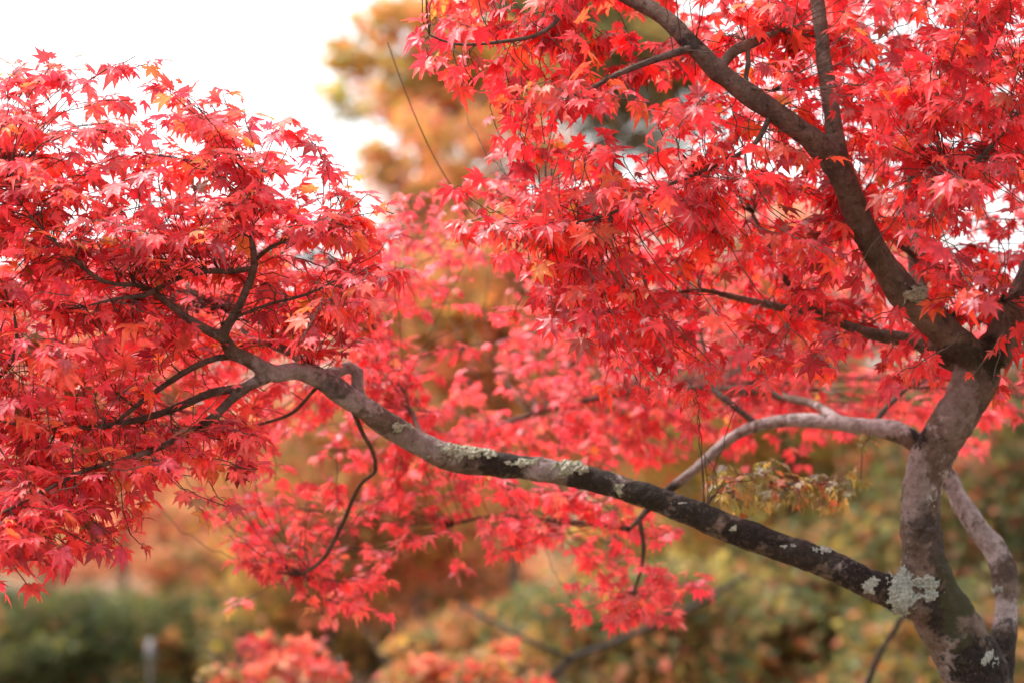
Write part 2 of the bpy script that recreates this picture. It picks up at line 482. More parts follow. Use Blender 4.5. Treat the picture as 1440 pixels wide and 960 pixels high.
# ------------------------------------------------------------------ the maple: traced limbs  (px, py, diameter in px, depth)
LIMBS = {
    # name: (is trunk, points)
    'trunk': [(1392, 2200, 250, 4.72), (1392, 1500, 130, 4.72), (1388, 1150, 108, 4.72), (1381, 1000, 98, 4.71), (1372, 940, 92, 4.70), (1345, 895, 88, 4.69),
              (1318, 850, 78, 4.67), (1303, 800, 66, 4.65), (1297, 730, 57, 4.63), (1300, 680, 58, 4.62), (1313, 640, 62, 4.61), (1332, 605, 64, 4.6),
              (1352, 575, 65, 4.6), (1370, 540, 66, 4.6), (1388, 505, 66, 4.6)],
    'right_up': [(1388, 505, 60, 4.6), (1404, 480, 52, 4.6), (1424, 445, 45, 4.6), (1445, 400, 42, 4.58), (1475, 320, 40, 4.55), (1500, 200, 36, 4.5), (1510, 60, 30, 4.45), (1530, -80, 24, 4.4)],
    'upper': [(1386, 508, 48.2, 4.6), (1355, 487, 44.7, 4.57), (1322, 462, 44.7, 4.54), (1285, 428, 43.9, 4.5), (1255, 392, 42.1, 4.47), (1228, 348, 39.6, 4.44),
              (1206, 300, 37, 4.42), (1188, 255, 37, 4.4), (1165, 218, 36.1, 4.39), (1115, 178, 31.8, 4.37), (1055, 136, 30.1, 4.35), (1008, 98, 28.4, 4.34),
              (975, 62, 26.7, 4.34), (932, 22, 24.1, 4.36), (878, -6, 21.5, 4.4), (810, -40, 17.2, 4.42), (740, -60, 12, 4.4)],
    'upright': [(1186, 250, 30.6, 4.4), (1178, 215, 28.9, 4.4), (1169, 160, 24.6, 4.41), (1160, 105, 22.9, 4.42), (1155, 50, 21.2, 4.43), (1149, 0, 20.4, 4.45), (1143, -70, 17, 4.48)],
    'knee': [(1010, 100, 15.3, 4.34), (1018, 84, 16.1, 4.36), (1032, 70, 17, 4.37), (1058, 60, 16.1, 4.38), (1082, 50, 11, 4.39), (1098, 44, 7.6, 4.4)],
    'lower_left': [(1372, 520, 40, 4.62), (1332, 500, 34, 4.64), (1292, 480, 23, 4.66), (1225, 467, 18, 4.69), (1165, 447, 15, 4.72), (1095, 431, 12, 4.74), (1035, 418, 10, 4.74), (985, 409, 8, 4.72), (935, 417, 6, 4.7)],
    'second_stem': [(1402, 1000, 44, 4.74), (1405, 935, 42, 4.75), (1411, 890, 38, 4.77), (1415, 850, 34, 4.79), (1411, 805, 37, 4.81), (1394, 768, 35, 4.83), (1370, 735, 31, 4.85),
                    (1349, 698, 28, 4.87), (1335, 668, 26, 4.88), (1312, 640, 25, 4.87), (1285, 620, 30.5, 4.86), (1258, 605, 29.3, 4.87), (1200, 597, 24.4, 4.92), (1130, 592, 20.7, 4.98), (1065, 598, 18.3, 5.03),
                    (1020, 620, 15.9, 5.05), (975, 660, 14.6, 5.07), (930, 697, 12.2, 5.08), (885, 742, 8, 5.1)],
    'long': [(1322, 858, 60, 4.66), (1290, 845, 52, 4.64), (1250, 830, 46, 4.62), (1200, 808, 43, 4.61), (1130, 781, 42, 4.61), (1050, 750, 41, 4.62), (980, 722, 39, 4.64), (905, 696, 37, 4.66),
             (850, 679, 35, 4.67), (780, 663, 35, 4.67), (705, 652, 35, 4.66), (640, 644, 37, 4.64), (592, 624, 34, 4.62), (542, 596, 35, 4.58), (502, 567, 33, 4.55),
             (470, 545, 33, 4.52), (445, 529, 31, 4.5), (415, 522, 26, 4.47), (386, 527, 25, 4.45), (366, 518, 23, 4.43), (346, 505, 21, 4.41), (325, 495, 21, 4.4),
             (314, 470, 18, 4.38), (328, 446, 15, 4.36), (344, 412, 13, 4.35), (357, 372, 11, 4.33), (352, 335, 9, 4.32), (356, 300, 6, 4.3)],
    'loop': [(540, 598, 24, 4.6), (516, 575, 21, 4.6), (502, 545, 19, 4.6), (503, 522, 19, 4.6), (490, 516, 19, 4.6), (466, 524, 18, 4.57), (440, 526, 18, 4.53)],
    'behind_fork': [(452, 530, 18, 4.53), (425, 508, 14, 4.56), (400, 492, 13, 4.6), (380, 487, 11, 4.64), (355, 475, 9, 4.7), (320, 440, 7, 4.8)],
    'left_up': [(316, 476, 15, 4.38), (298, 466, 14, 4.37), (265, 447, 13, 4.36), (236, 426, 12, 4.35), (212, 410, 10, 4.33), (186, 402, 8, 4.3), (145, 398, 8, 4.27), (95, 357, 7, 4.24), (60, 325, 6, 4.22), (30, 290, 5, 4.2), (12, 250, 3, 4.2)],
    's_branch': [(357, 374, 9, 4.34), (328, 380, 10, 4.36), (290, 380, 10, 4.35), (250, 391, 9, 4.33), (206, 413, 9, 4.3), (172, 418, 7, 4.28), (120, 432, 5, 4.26)],
    'low_left_a': [(378, 528, 20, 4.44), (350, 542, 17, 4.42), (325, 562, 15, 4.4), (305, 582, 13, 4.37), (278, 602, 12, 4.34), (240, 622, 11, 4.3), (190, 640, 10, 4.25), (120, 660, 8, 4.18), (60, 692, 7, 4.12), (0, 722, 6, 4.08), (-60, 740, 4, 4.05)],
    'low_left_b': [(345, 545, 14, 4.42), (300, 551, 13, 4.42), (240, 576, 12, 4.41), (185, 591, 11, 4.4), (130, 601, 9, 4.38), (60, 602, 7, 4.36), (-10, 590, 5, 4.35), (-80, 585, 3, 4.35)],
    'low_left_c': [(330, 500, 10, 4.41), (305, 502, 9, 4.4), (270, 516, 9, 4.38), (226, 545, 8, 4.36), (190, 571, 7, 4.35), (165, 592, 6, 4.34)],
    'hanging': [(498, 580, 7, 4.57), (512, 612, 6, 4.64), (524, 634, 6, 4.7), (528, 662, 5, 4.74), (506, 682, 5, 4.82), (480, 740, 6, 4.9), (456, 785, 6, 4.96), (425, 808, 5, 5.0)],
    'thin_under': [(446, 545, 5, 4.52), (412, 580, 5, 4.62), (370, 596, 4, 4.7), (325, 607, 3, 4.76)],
    'fork_twig': [(312, 456, 5, 4.37), (370, 431, 4, 4.33), (430, 415, 4, 4.3), (475, 393, 3, 4.28)],
    'top_twig': [(358, 366, 6, 4.33), (378, 350, 6, 4.32), (420, 330, 5, 4.3), (465, 313, 4, 4.28)],
    'left_edge': [(-60, 600, 8, 4.35), (-20, 545, 8, 4.25), (10, 515, 7, 4.2), (24, 485, 6, 4.18), (20, 440, 4, 4.16)],
    'behind_stem': [(1297, 440, 28, 4.72), (1291, 400, 26, 4.8), (1288, 350, 24, 4.84), (1284, 300, 18, 4.9), (1275, 240, 14, 5.0), (1280, 150, 10, 5.1)],
    'side_twig': [(1290, 362, 9, 4.82), (1262, 342, 8, 4.74), (1232, 316, 7, 4.66), (1205, 300, 6, 4.6)],
    'small_up': [(1335, 452, 7, 4.56), (1350, 436, 6, 4.54), (1378, 431, 6, 4.5), (1408, 424, 6, 4.46)],
    'right_edge': [(1500, 100, 10, 4.48), (1445, 146, 8, 4.4), (1410, 186, 8, 4.36), (1372, 226, 7, 4.32), (1330, 232, 5, 4.3)],
    'mid_left_up': [(1150, 443, 9, 4.72), (1105, 395, 9, 4.76), (1082, 350, 8, 4.78), (1058, 302, 6, 4.8)],
    'left_diag': [(975, 66, 12, 4.34), (930, 82, 10, 4.3), (870, 105, 8, 4.26), (820, 130, 6, 4.22), (760, 145, 4, 4.2)],
    'top_left_long': [(810, -38, 10, 4.42), (790, 20, 7, 4.32), (755, 50, 6, 4.28), (700, 60, 5, 4.25), (640, 62, 4, 4.22), (605, 50, 3, 4.2)],
    'under_diag': [(1085, 160, 8, 4.36), (1060, 205, 7, 4.3), (1000, 235, 6, 4.27), (930, 265, 5, 4.25), (860, 300, 5, 4.25), (780, 320, 4, 4.3)],
    'knee_drop': [(1050, 62, 7, 4.38), (1052, 90, 7, 4.36), (1050, 122, 6, 4.34), (1085, 128, 4, 4.3)],
    'mid_twig': [(900, 420, 8, 4.72), (860, 390, 7, 4.66), (810, 345, 6, 4.6), (770, 325, 4, 4.55)],
    'rear_up': [(1065, 598, 9, 5.03), (1022, 562, 9, 5.05), (999, 540, 8, 5.08), (996, 512, 6, 5.12), (985, 470, 5, 5.2)],
    'rear_twig': [(1225, 600, 8, 4.9), (1248, 570, 8, 4.94), (1276, 544, 5, 5.0)],
    'rear_spread': [(1200, 597, 14, 4.92), (1120, 560, 12, 5.2), (1020, 545, 10, 5.45), (900, 550, 9, 5.6), (790, 570, 8, 5.65), (690, 600, 6, 5.65), (620, 610, 4, 5.65)],
    'rear_low': [(885, 742, 8, 5.1), (835, 735, 7, 5.25), (760, 730, 6, 5.35), (690, 725, 5, 5.4), (640, 735, 4, 5.4)],
    'rear_drop': [(900, 727, 7, 5.09), (905, 770, 6, 5.1), (900, 800, 5, 5.12), (890, 830, 4, 5.14)],
    'rear_left': [(620, 642, 9, 4.66), (600, 625, 8, 4.85), (560, 540, 7, 5.25), (520, 450, 6, 5.4), (505, 390, 5, 5.45)],
    'olive_twig': [(990, 722, 5, 4.64), (1000, 698, 4, 4.7), (1030, 690, 3, 4.74), (1060, 674, 3, 4.76), (1100, 680, 2, 4.8)],
}
PART_OF_TRUNK = {'trunk'}
NAMES = list(LIMBS)


def catmull(P, step):
    P = [np.array(p, float) for p in P]
    P = [2 * P[0] - P[1]] + P + [2 * P[-1] - P[-2]]
    out = []
    for i in range(1, len(P) - 2):
        a, b, c, d = P[i - 1:i + 3]
        n = max(1, int(np.linalg.norm(c[:3] - b[:3]) / step))
        for k in range(n):
            t = k / n
            out.append(.5 * ((2 * b) + (c - a) * t + (2 * a - 5 * b + 4 * c - d) * t * t + (3 * b - a - 3 * c + d) * t ** 3))
    out.append(P[-2])
    return np.array(out)


SK = {}
for nm, pts in LIMBS.items():
    P4 = [(*at(x, y, d), w * d / FPX / 2) for x, y, w, d in pts]
    c = catmull(P4, .02)
    k = NAMES.index(nm)
    for i in range(len(c)):                              # bark lumps and small crooks
        p = c[i, :3]
        r = c[i, 3]
        c[i, :3] += np.array(noise.noise_vector((p[0] * 7 + k, p[1] * 7, p[2] * 7))) * min(.006, .0022 + r * .4)
        c[i, 3] = max(.0011, r * (1 + .10 * noise.noise((p[0] * 14, p[1] * 14 + k, p[2] * 14))))
    SK[nm] = c
    SK[nm][-1, 3] *= .7


def tube(pts, rad, seg, cap=True):
    """closed tube through pts"""
    pts = np.asarray(pts, float)
    n = len(pts)
    tan = np.gradient(pts, axis=0)
    tan /= np.linalg.norm(tan, axis=1, keepdims=True) + 1e-9
    ref = np.array([0, 1, 0.]) if abs(tan[0][1]) < .9 else np.array([1., 0, 0])
    u = np.cross(tan[0], ref)
    u /= np.linalg.norm(u)
    V = []
    for i in range(n):
        u = u - tan[i] * np.dot(u, tan[i])
        u /= np.linalg.norm(u) + 1e-9
        v = np.cross(tan[i], u)
        for q in range(seg):
            a = 2 * math.pi * q / seg
            V.append(pts[i] + rad[i] * (math.cos(a) * u + math.sin(a) * v))
    T = []
    for i in range(n - 1):
        for q in range(seg):
            q2 = (q + 1) % seg
            a, b, c, d = i * seg + q, i * seg + q2, (i + 1) * seg + q2, (i + 1) * seg + q
            T += [(a, b, c), (a, c, d)]
    if cap:
        V += [pts[0], pts[-1]]
        s, e = n * seg, n * seg + 1
        for q in range(seg):
            q2 = (q + 1) % seg
            T += [(s, q2, q), (e, (n - 1) * seg + q, (n - 1) * seg + q2)]
    return np.array(V), np.array(T)


THICK = ['trunk', 'right_up', 'upper', 'upright', 'knee', 'lower_left', 'second_stem', 'long', 'loop', 'behind_fork', 'left_up', 's_branch', 'low_left_a', 'low_left_b', 'behind_stem', 'rear_spread']


def wood_union():
    cos, tris, off = [], [], 0
    for nm in THICK:
        c = SK[nm]
        V, T = tube(c[:, :3], np.maximum(c[:, 3], .0026), 16)
        cos.append(V)
        tris.append(T + off)
        off += len(V)
    me = mesh_np('wood_union', np.concatenate(cos), np.concatenate(tris))
    o = bpy.data.objects.new('wood_union', me)
    C.objects.link(o)
    md = o.modifiers.new('r', 'REMESH')
    md.mode, md.voxel_size = 'VOXEL', .0034
    sm = o.modifiers.new('s', 'SMOOTH')
    sm.factor, sm.iterations = .5, 6
    dg = bpy.context.evaluated_depsgraph_get()
    dg.update()
    me2 = bpy.data.meshes.new_from_object(o.evaluated_get(dg))
    bpy.data.objects.remove(o)
    n = len(me2.vertices)
    co = np.empty(n * 3, np.float32)
    me2.vertices.foreach_get('co', co)
    nr = np.empty(n * 3, np.float32)
    me2.vertices.foreach_get('normal', nr)
    f = len(me2.polygons)
    q = np.empty(len(me2.loops), np.int32)
    me2.loops.foreach_get('vertex_index', q)
    assert len(q) == f * 4
    return co.reshape(-1, 3).astype(float), nr.reshape(-1, 3).astype(float), q.reshape(-1, 4)


def nz3(P, s, o=0.0):
    return np.array([noise.noise((p[0] * s + o, p[1] * s - o, p[2] * s + 2 * o)) for p in P])


# stains and pale stretches of the bark, where the photograph shows them: (px, py, rx, ry, amount)
DARK = [(1385, 935, 55, 36, 1), (1345, 815, 24, 70, .9), (1330, 850, 25, 45, .9), (1395, 500, 20, 30, 1), (1345, 500, 45, 16, .7), (1300, 740, 22, 22, .7), (1320, 760, 14, 40, .7),
        (1215, 812, 42, 26, 1), (1130, 775, 62, 26, .9), (1060, 748, 50, 24, 1), (980, 718, 45, 26, 1), (915, 693, 45, 26, 1), (835, 678, 32, 26, .95), (705, 652, 34, 26, .95), (470, 545, 20, 14, .6),
        (1414, 905, 24, 30, .8), (1293, 612, 12, 14, 1), (970, 60, 14, 14, .8), (1180, 470, 90, 12, .5), (240, 580, 120, 40, .35), (1255, 838, 16, 22, .8), (1412, 800, 20, 14, .4)]
PALE = [(1355, 705, 30, 55, 1), (1385, 765, 26, 34, 1), (1412, 862, 20, 26, .8), (1170, 600, 125, 22, 1), (1010, 640, 70, 50, .7), (770, 662, 34, 14, .9), (865, 680, 16, 20, .7), (590, 622, 60, 22, .5), (490, 535, 40, 45, .8),
        (410, 520, 60, 24, .7), (1285, 690, 20, 60, .5), (1345, 925, 24, 40, .6), (1190, 790, 20, 14, .6), (1110, 765, 14, 10, .5), (950, 720, 15, 12, .5), (1345, 560, 30, 40, .35), (990, 645, 60, 60, .6)]
MOSS = [(1345, 830, 22, 70, .7), (1395, 495, 40, 40, .3), (1230, 330, 40, 80, .25), (900, 690, 300, 50, .1)]


def stain(P2, W, spots, warp):
    out = np.zeros(len(P2))
    for x, y, rx, ry, am in spots:
        d = np.hypot((P2[:, 0] - x) / rx, (P2[:, 1] - y) / ry)
        out = np.maximum(out, am * np.clip((1.2 - d + warp) / .30, 0, 1))
    return out


maple = thing('maple_tree', 'large red Japanese maple with long mossy bough reaching left from forked trunk', 'tree', tuple(Vector(SK['trunk'][0, :3])))


def add_attr(me, name, v):
    a = me.attributes.new(name, 'FLOAT', 'POINT')
    a.data.foreach_set('value', np.ascontiguousarray(v, np.float32))


PARTS = {}
co, nr, quads = wood_union()
lump = nz3(co, 24) * .0034 + nz3(co, 65, 5) * .0019 + nz3(co, 160, 9) * .0006
# thin limbs take smaller lumps
_pts = np.concatenate([SK[n] for n in THICK])
_own = np.concatenate([np.full(len(SK[n]), i) for i, n in enumerate(THICK)])
kd = kdtree.KDTree(len(_pts))
for i, p in enumerate(_pts):
    kd.insert(p[:3], i)
kd.balance()
own = np.empty(len(co), int)
lr = np.empty(len(co))
for i, p in enumerate(co):
    best, bi = 1e9, 0
    for (_, j, d) in kd.find_n(p, 6):
        s = d - _pts[j, 3] - (.004 if _own[j] == 0 else 0)
        if s < best:
            best, bi = s, j
    own[i] = _own[bi]
    lr[i] = _pts[bi, 3]
co = co + nr * (lump * np.clip(lr / .03, .15, 1.3))[:, None]
P2 = pix(co)
warp = nz3(co, 40, 3) * .6 + nz3(co, 110, 7) * .5 + nz3(co, 260, 11) * .3
dark = stain(P2, co, DARK, warp)
pale = stain(P2, co, PALE, warp)
moss = stain(P2, co, MOSS, warp)
fo = own[quads[:, 0]]
for i, nm in enumerate(THICK):
    f = quads[fo == i]
    if not len(f):
        continue
    used, inv = np.unique(f, return_inverse=True)
    me = mesh_np(nm, co[used], inv.reshape(-1, 4), smooth=True)
    add_attr(me, 'dark', dark[used])
    add_attr(me, 'pale', pale[used])
    add_attr(me, 'moss', moss[used])
    PARTS[nm] = [me]


# lichen crusts: raised flakes lifted off the wood they grow on
def lichen(cx, cy, rx, ry, lift, mat, thr, owner, back=None):
    d = np.hypot((P2[:, 0] - cx) / rx, (P2[:, 1] - cy) / ry)
    i0 = np.where((d < 1.4) & (P2[:, 2] < (back or 9)) & (nr[:, 1] < .35))[0]
    s = np.full(len(co), -9.0)
    s[i0] = 1 - d[i0] + .55 * nz3(co[i0], 70, 2) + .4 * nz3(co[i0], 190, 4) - thr
    f = quads[(s[quads] > 0).all(1)]
    if len(f) < 6:
        return
    used, inv = np.unique(f, return_inverse=True)
    h = lift * np.clip(s[used] * 3, .12, 1) * (1 + .9 * nz3(co[used], 220, 8))
    p = co[used] + nr[used] * np.maximum(h, .0003)[:, None]
    LICHENS.append((mesh_np('lichen', p, inv.reshape(-1, 4), smooth=False), mat, owner))


LICHENS = []
lichen(1270, 832, 26, 44, .005, M_LICHEN, .05, 'trunk')
lichen(1308, 826, 16, 22, .005, M_LICHEN, .05, 'trunk')
lichen(1388, 925, 18, 16, .003, M_LICHEN, .35, 'trunk')
lichen(1286, 414, 20, 15, .007, M_LICHEN_Y, .1, 'upper')
lichen(650, 634, 48, 12, .005, M_LICHEN_Y, .05, 'long')
lichen(802, 658, 30, 13, .006, M_LICHEN_Y, .1, 'long')
lichen(1222, 822, 22, 22, .003, M_LICHEN, .4, 'long')
lichen(1160, 772, 22, 9, .003, M_LICHEN, .3, 'long')
lichen(870, 690, 26, 12, .003, M_LICHEN_Y, .45, 'long')
lichen(1110, 768, 40, 10, .002, M_LICHEN, .8, 'long')
lichen(1030, 742, 40, 14, .002, M_LICHEN_Y, .85, 'long')
lichen(960, 708, 40, 14, .002, M_LICHEN, .8, 'long')
lichen(740, 650, 50, 12, .002, M_LICHEN_Y, .55, 'long')
lichen(560, 600, 40, 14, .002, M_LICHEN_Y, .6, 'long')
lichen(1310, 700, 26, 50, .0015, M_LICHEN, .95, 'trunk')
lichen(1400, 830, 18, 12, .003, M_LICHEN, .4, 'second_stem')

# ------------------------------------------------------------------ twigs grown towards the places that carry leaves
SHARP = """
...............467775666666666666666
1....1.........367766666666666666666
343..1.........242357766666666666666
774213542........1343366666666666666
888766665310.......1..46666666666666
888888887652.....2467766666666666666
8888888888752...36678866666666666666
88888888888863..35678866666666666666
88888888888885...3578866666666666666
88888888888886....378866666666666666
88888888888884....267766666666666666
88888886677641.....36766666665666666
888777653321........2455665433345555
777665443...........1222222211112344
888764544.........................23
888854555...........................
888755665...........................
887612333...........................
88752...............................
7653................................
31..................................
""".split()
MIDDLE = """
........................333333333333
........................333333333333
........................333333333333
........................333333333333
........................333333333333
........................333333333333
................112..333333333333333
..............23331.3333333333333333
566666677777776655433333333333333333
677777777777776322234444444444333333
677777777777774211134444544444444443
677777777777883111344555565555544443
666666666677784212355666676666655443
555555566777887644467788777777766544
444444456667777766677777777777665544
22222333445566677777777777654332..21
...12223344455666677765445.......11.
........5555455667774263............
........7766434477742...............
........666753.1221...463...........
........245654......78885...........
..........2454......48872...........
.....................2..............
....................................
""".split()
OLIVE = [(1010, 690, 4.7), (1045, 672, 4.76), (1080, 665, 4.78), (1120, 672, 4.8), (1150, 690, 4.84), (1095, 690, 4.8), (1040, 700, 4.74), (1165, 695, 4.85), (1020, 660, 4.72)]

nodes_p, nodes_par, nodes_b, nodes_r, nodes_d = [], [], [], [], []
for nm in NAMES:
    if nm == 'trunk':
        continue
    c = SK[nm]
    for i in range(0, len(c)):
        nodes_par.append(len(nodes_p) - 1 if i else -1)
        nodes_p.append(c[i, :3])
        nodes_b.append(nm)
        nodes_r.append(c[i, 3])
n_wood = len(nodes_p)

attract = []


def sow(grid, per, d_of, kind):
    H, W = len(grid), 36
    pad = 5
    for r in range(-pad, H):
        for c in range(-pad, W + pad):
            ch = grid[min(max(r, 0), H - 1)].ljust(36, '.')[min(max(c, 0), W - 1)]
            if ch in '.0':
                continue
            if r < 0 and c < 14:
                continue
            k = rng.poisson(int(ch) * per * (.6 if r < 0 or c < 0 or c >= W else 1))
            for _ in range(k):
                x, y = (c + rng.random()) * 40, (r + rng.random()) * 40
                if rng.random() < .65:                    # foliage lies in feathery tiers
                    tier = round(y / 54)
                    y += .75 * (tier * 54 + 15 * math.sin(x * .013 + tier * 2.1) - y)
                d = d_of(x, y)
                if in_front(x, y, d, 26) and rng.random() < .9:
                    d += rng.uniform(.25, .5)
                attract.append((at(x, y + (12 if kind == 0 and x < 600 else -8), d), kind))


def d_sharp(x, y):
    if x < 620:
        m = 4.36 - .18 * max(0, (y - 480) / 300)
        return float(np.clip(rng.normal(m, .17), 3.98, 4.75))
    return float(np.clip(rng.normal(4.42, .22), 3.95, 4.9))


def d_mid(x, y):
    if y > 690:
        return float(rng.uniform(5.0, 5.6))
    if x < 620:
        return float(rng.uniform(5.0, 5.75) if x > 420 else rng.uniform(4.75, 5.6))
    if y < 350:
        return float(rng.uniform(4.8, 5.5))
    return float(rng.uniform(5.25, 6.4))


CLEAR = np.concatenate([np.array([(x, y, w / 2, d) for x, y, w, d in catmull(LIMBS[n_], 12)]) for n_ in ('trunk', 'upper', 'upright', 'knee', 'right_up', 'long', 'second_stem', 'loop', 'lower_left')])
CLEAR_THIN = np.concatenate([np.array([(x, y, w / 2, d) for x, y, w, d in catmull(LIMBS[n_], 12)]) for n_ in ('left_up', 'low_left_a', 'low_left_b', 's_branch', 'left_diag', 'low_left_c', 'fork_twig', 'mid_left_up')])


def in_front(x, y, d, margin, keep_thin=.25):
    """is this point in front of one of the bare limbs?"""
    q = np.hypot(CLEAR[:, 0] - x, CLEAR[:, 1] - y) - CLEAR[:, 2]
    if ((q < margin) & (CLEAR[:, 3] > d - .02)).any():
        return True
    q = np.hypot(CLEAR_THIN[:, 0] - x, CLEAR_THIN[:, 1] - y) - CLEAR_THIN[:, 2]
    return bool(((q < margin * .6) & (CLEAR_THIN[:, 3] > d - .02)).any()) and rng.random() > keep_thin


sow(SHARP, .42, d_sharp, 0)
sow(MIDDLE, .44, d_mid, 1)
for x, y, d in OLIVE * 4:
    attract.append((at(x + rng.normal(0, 22), y + rng.normal(0, 16), d + rng.normal(0, .08)), 2))
for x0, y0, x1, y1, n_ in [(130, 330, 420, 470, 160), (0, 300, 500, 560, 150), (640, 60, 1100, 320, 100), (980, 120, 1240, 260, 70), (1240, 130, 1440, 420, 140), (760, 330, 1300, 480, 60), (40, 560, 330, 700, 40)]:
    for _ in range(n_):                                   # leafless twiglets
        x, y = rng.uniform(x0, x1), rng.uniform(y0, y1)
        attract.append((at(x, y, d_sharp(x, y) - .06), 3))
# a few sprigs standing clear against the sky
for x, y, d in [(12, 105, 4.2), (70, 95, 4.22), (95, 120, 4.2), (205, 92, 4.3), (190, 80, 4.32), (222, 110, 4.3), (185, 140, 4.3), (262, 135, 4.28), (290, 140, 4.3), (345, 165, 4.35),
                (440, 215, 4.4), (555, 300, 4.3), (560, 380, 4.3), (600, 85, 4.2), (650, 110, 4.2)]:
    attract.append((at(x, y, d), 0))
# the long bare twig hanging in the gap
BARE = [at(x, y, d) for x, y, d in [(545, 60, 4.75), (570, 130, 4.75), (600, 200, 4.77), (630, 255, 4.8), (665, 300, 4.82), (700, 330, 4.85)]]

P = np.zeros((n_wood + 60000, 3))
P[:n_wood] = np.array(nodes_p)
root_d = np.zeros(n_wood + 60000)
cnt = n_wood
w_ok = np.ones(n_wood + 60000)
for i in range(n_wood):                                   # twigs leave thin wood rather than the thick limbs
    w_ok[i] = 0.0 if nodes_r[i] < .009 else .03 + nodes_r[i] * 4
apos = np.array([a[0] for a in attract])
d0 = np.array([np.min(np.linalg.norm(P[:n_wood] - a, axis=1) + w_ok[:n_wood]) for a in apos])
order = np.argsort(d0)
tips, tip_kind = [], []
STEP = .024
for ai in order:
    a = apos[ai]
    vec = a - P[:cnt]
    dist = np.linalg.norm(vec, axis=1)
    cost = dist + w_ok[:cnt] + .25 * np.maximum(0, -vec[:, 2])       # prefer rising from below
    j = int(np.argmin(cost))
    L = dist[j]
    if attract[ai][1] == 3 and L > .13:
        continue
    n = max(1, int(round(L / STEP)))
    p0 = P[j]
    pp = nodes_par[j]
    pd = (p0 - P[pp]) if pp >= 0 else np.array([0, 0, .02])
    pd = pd / (np.linalg.norm(pd) + 1e-9)
    ctrl = p0 + (a - p0) * .45 + pd * L * .22 + rng.normal(0, .06, 3) * L
    ctrl[2] += .05 * L
    prev = j
    for k in range(1, n + 1):
        t = k / n
        p = (1 - t) ** 2 * p0 + 2 * t * (1 - t) * ctrl + t * t * a + rng.normal(0, .0024, 3)
        P[cnt] = p
        nodes_par.append(prev)
        nodes_b.append(nodes_b[j])
        nodes_r.append(0)
        prev = cnt
        cnt += 1
    tips.append(prev)
    tip_kind.append(attract[ai][1])
par = np.array(nodes_par)
rad = np.array(nodes_r, float)
flow = np.zeros(cnt)
for t in tips:
    flow[t] += 1
for i in range(cnt - 1, n_wood - 1, -1):
    flow[par[i]] += flow[i]
TIP_R = .00095
for i in range(n_wood, cnt):
    rad[i] = min(.0065, TIP_R * max(1, flow[i]) ** .46)
children = [[] for _ in range(cnt)]
for i in range(n_wood, cnt):
    children[par[i]].append(i)

# twig tubes, chain by chain, into their limb's own mesh
twig_geo = {nm: ([], [], [0]) for nm in NAMES}


def add_geo(nm, V, T):
    a, b, o = twig_geo[nm]
    a.append(V)
    b.append(T + o[0])
    o[0] += len(V)


for nm in NAMES:
    if nm not in THICK:
        c = SK[nm]
        add_geo(nm, *tube(c[:, :3], c[:, 3], 8))
starts = [(par[i], i) for i in range(n_wood, cnt) if par[i] < n_wood]
while starts:
    a, b = starts.pop()
    chain = [a, b]
    while True:
        ch = children[chain[-1]]
        if not ch:
            break
        ch = sorted(ch, key=lambda q: -flow[q])
        for q in ch[1:]:
            starts.append((chain[-1], q))
        chain.append(ch[0])
    rr = [min(rad[i], rad[chain[1]]) if i == a else rad[i] for i in chain]
    add_geo(nodes_b[b], *tube(P[chain], np.array(rr), 5))
_b = catmull(np.array([(*b, .0012) for b in BARE]), .03)
add_geo('top_left_long', *tube(_b[:, :3], _b[:, 3], 5))

# ------------------------------------------------------------------ leaves on the twigs
RED = [(28, (.60, .024, .036)), (24, (.68, .040, .042)), (16, (.50, .015, .030)), (14, (.70, .085, .045)), (9, (.36, .011, .022)), (2, (.25, .05, .03)), (4, (.70, .13, .04)), (.6, (.62, .30, .05))]
RED_L = [(24, (.64, .062, .085)), (22, (.70, .080, .085)), (12, (.56, .044, .075)), (16, (.72, .105, .075)), (8, (.40, .024, .05)), (6, (.70, .17, .06)), (1.6, (.66, .31, .07)), (1.5, (.22, .13, .04))]  # left crown: pink sky sheen of the leaf tops mixed into the base colour
RED_M = [(30, (.68, .080, .105)), (26, (.70, .105, .115)), (10, (.60, .046, .07)), (9, (.70, .16, .12)), (1.2, (.62, .29, .08))]  # rear leaves: paler pink of reflected sky put into the colour
OLV = [(10, (.22, .22, .06)), (6, (.36, .28, .06)), (3, (.45, .15, .05)), (3, (.16, .14, .06))]
leaf_rows = {nm: [] for nm in NAMES}
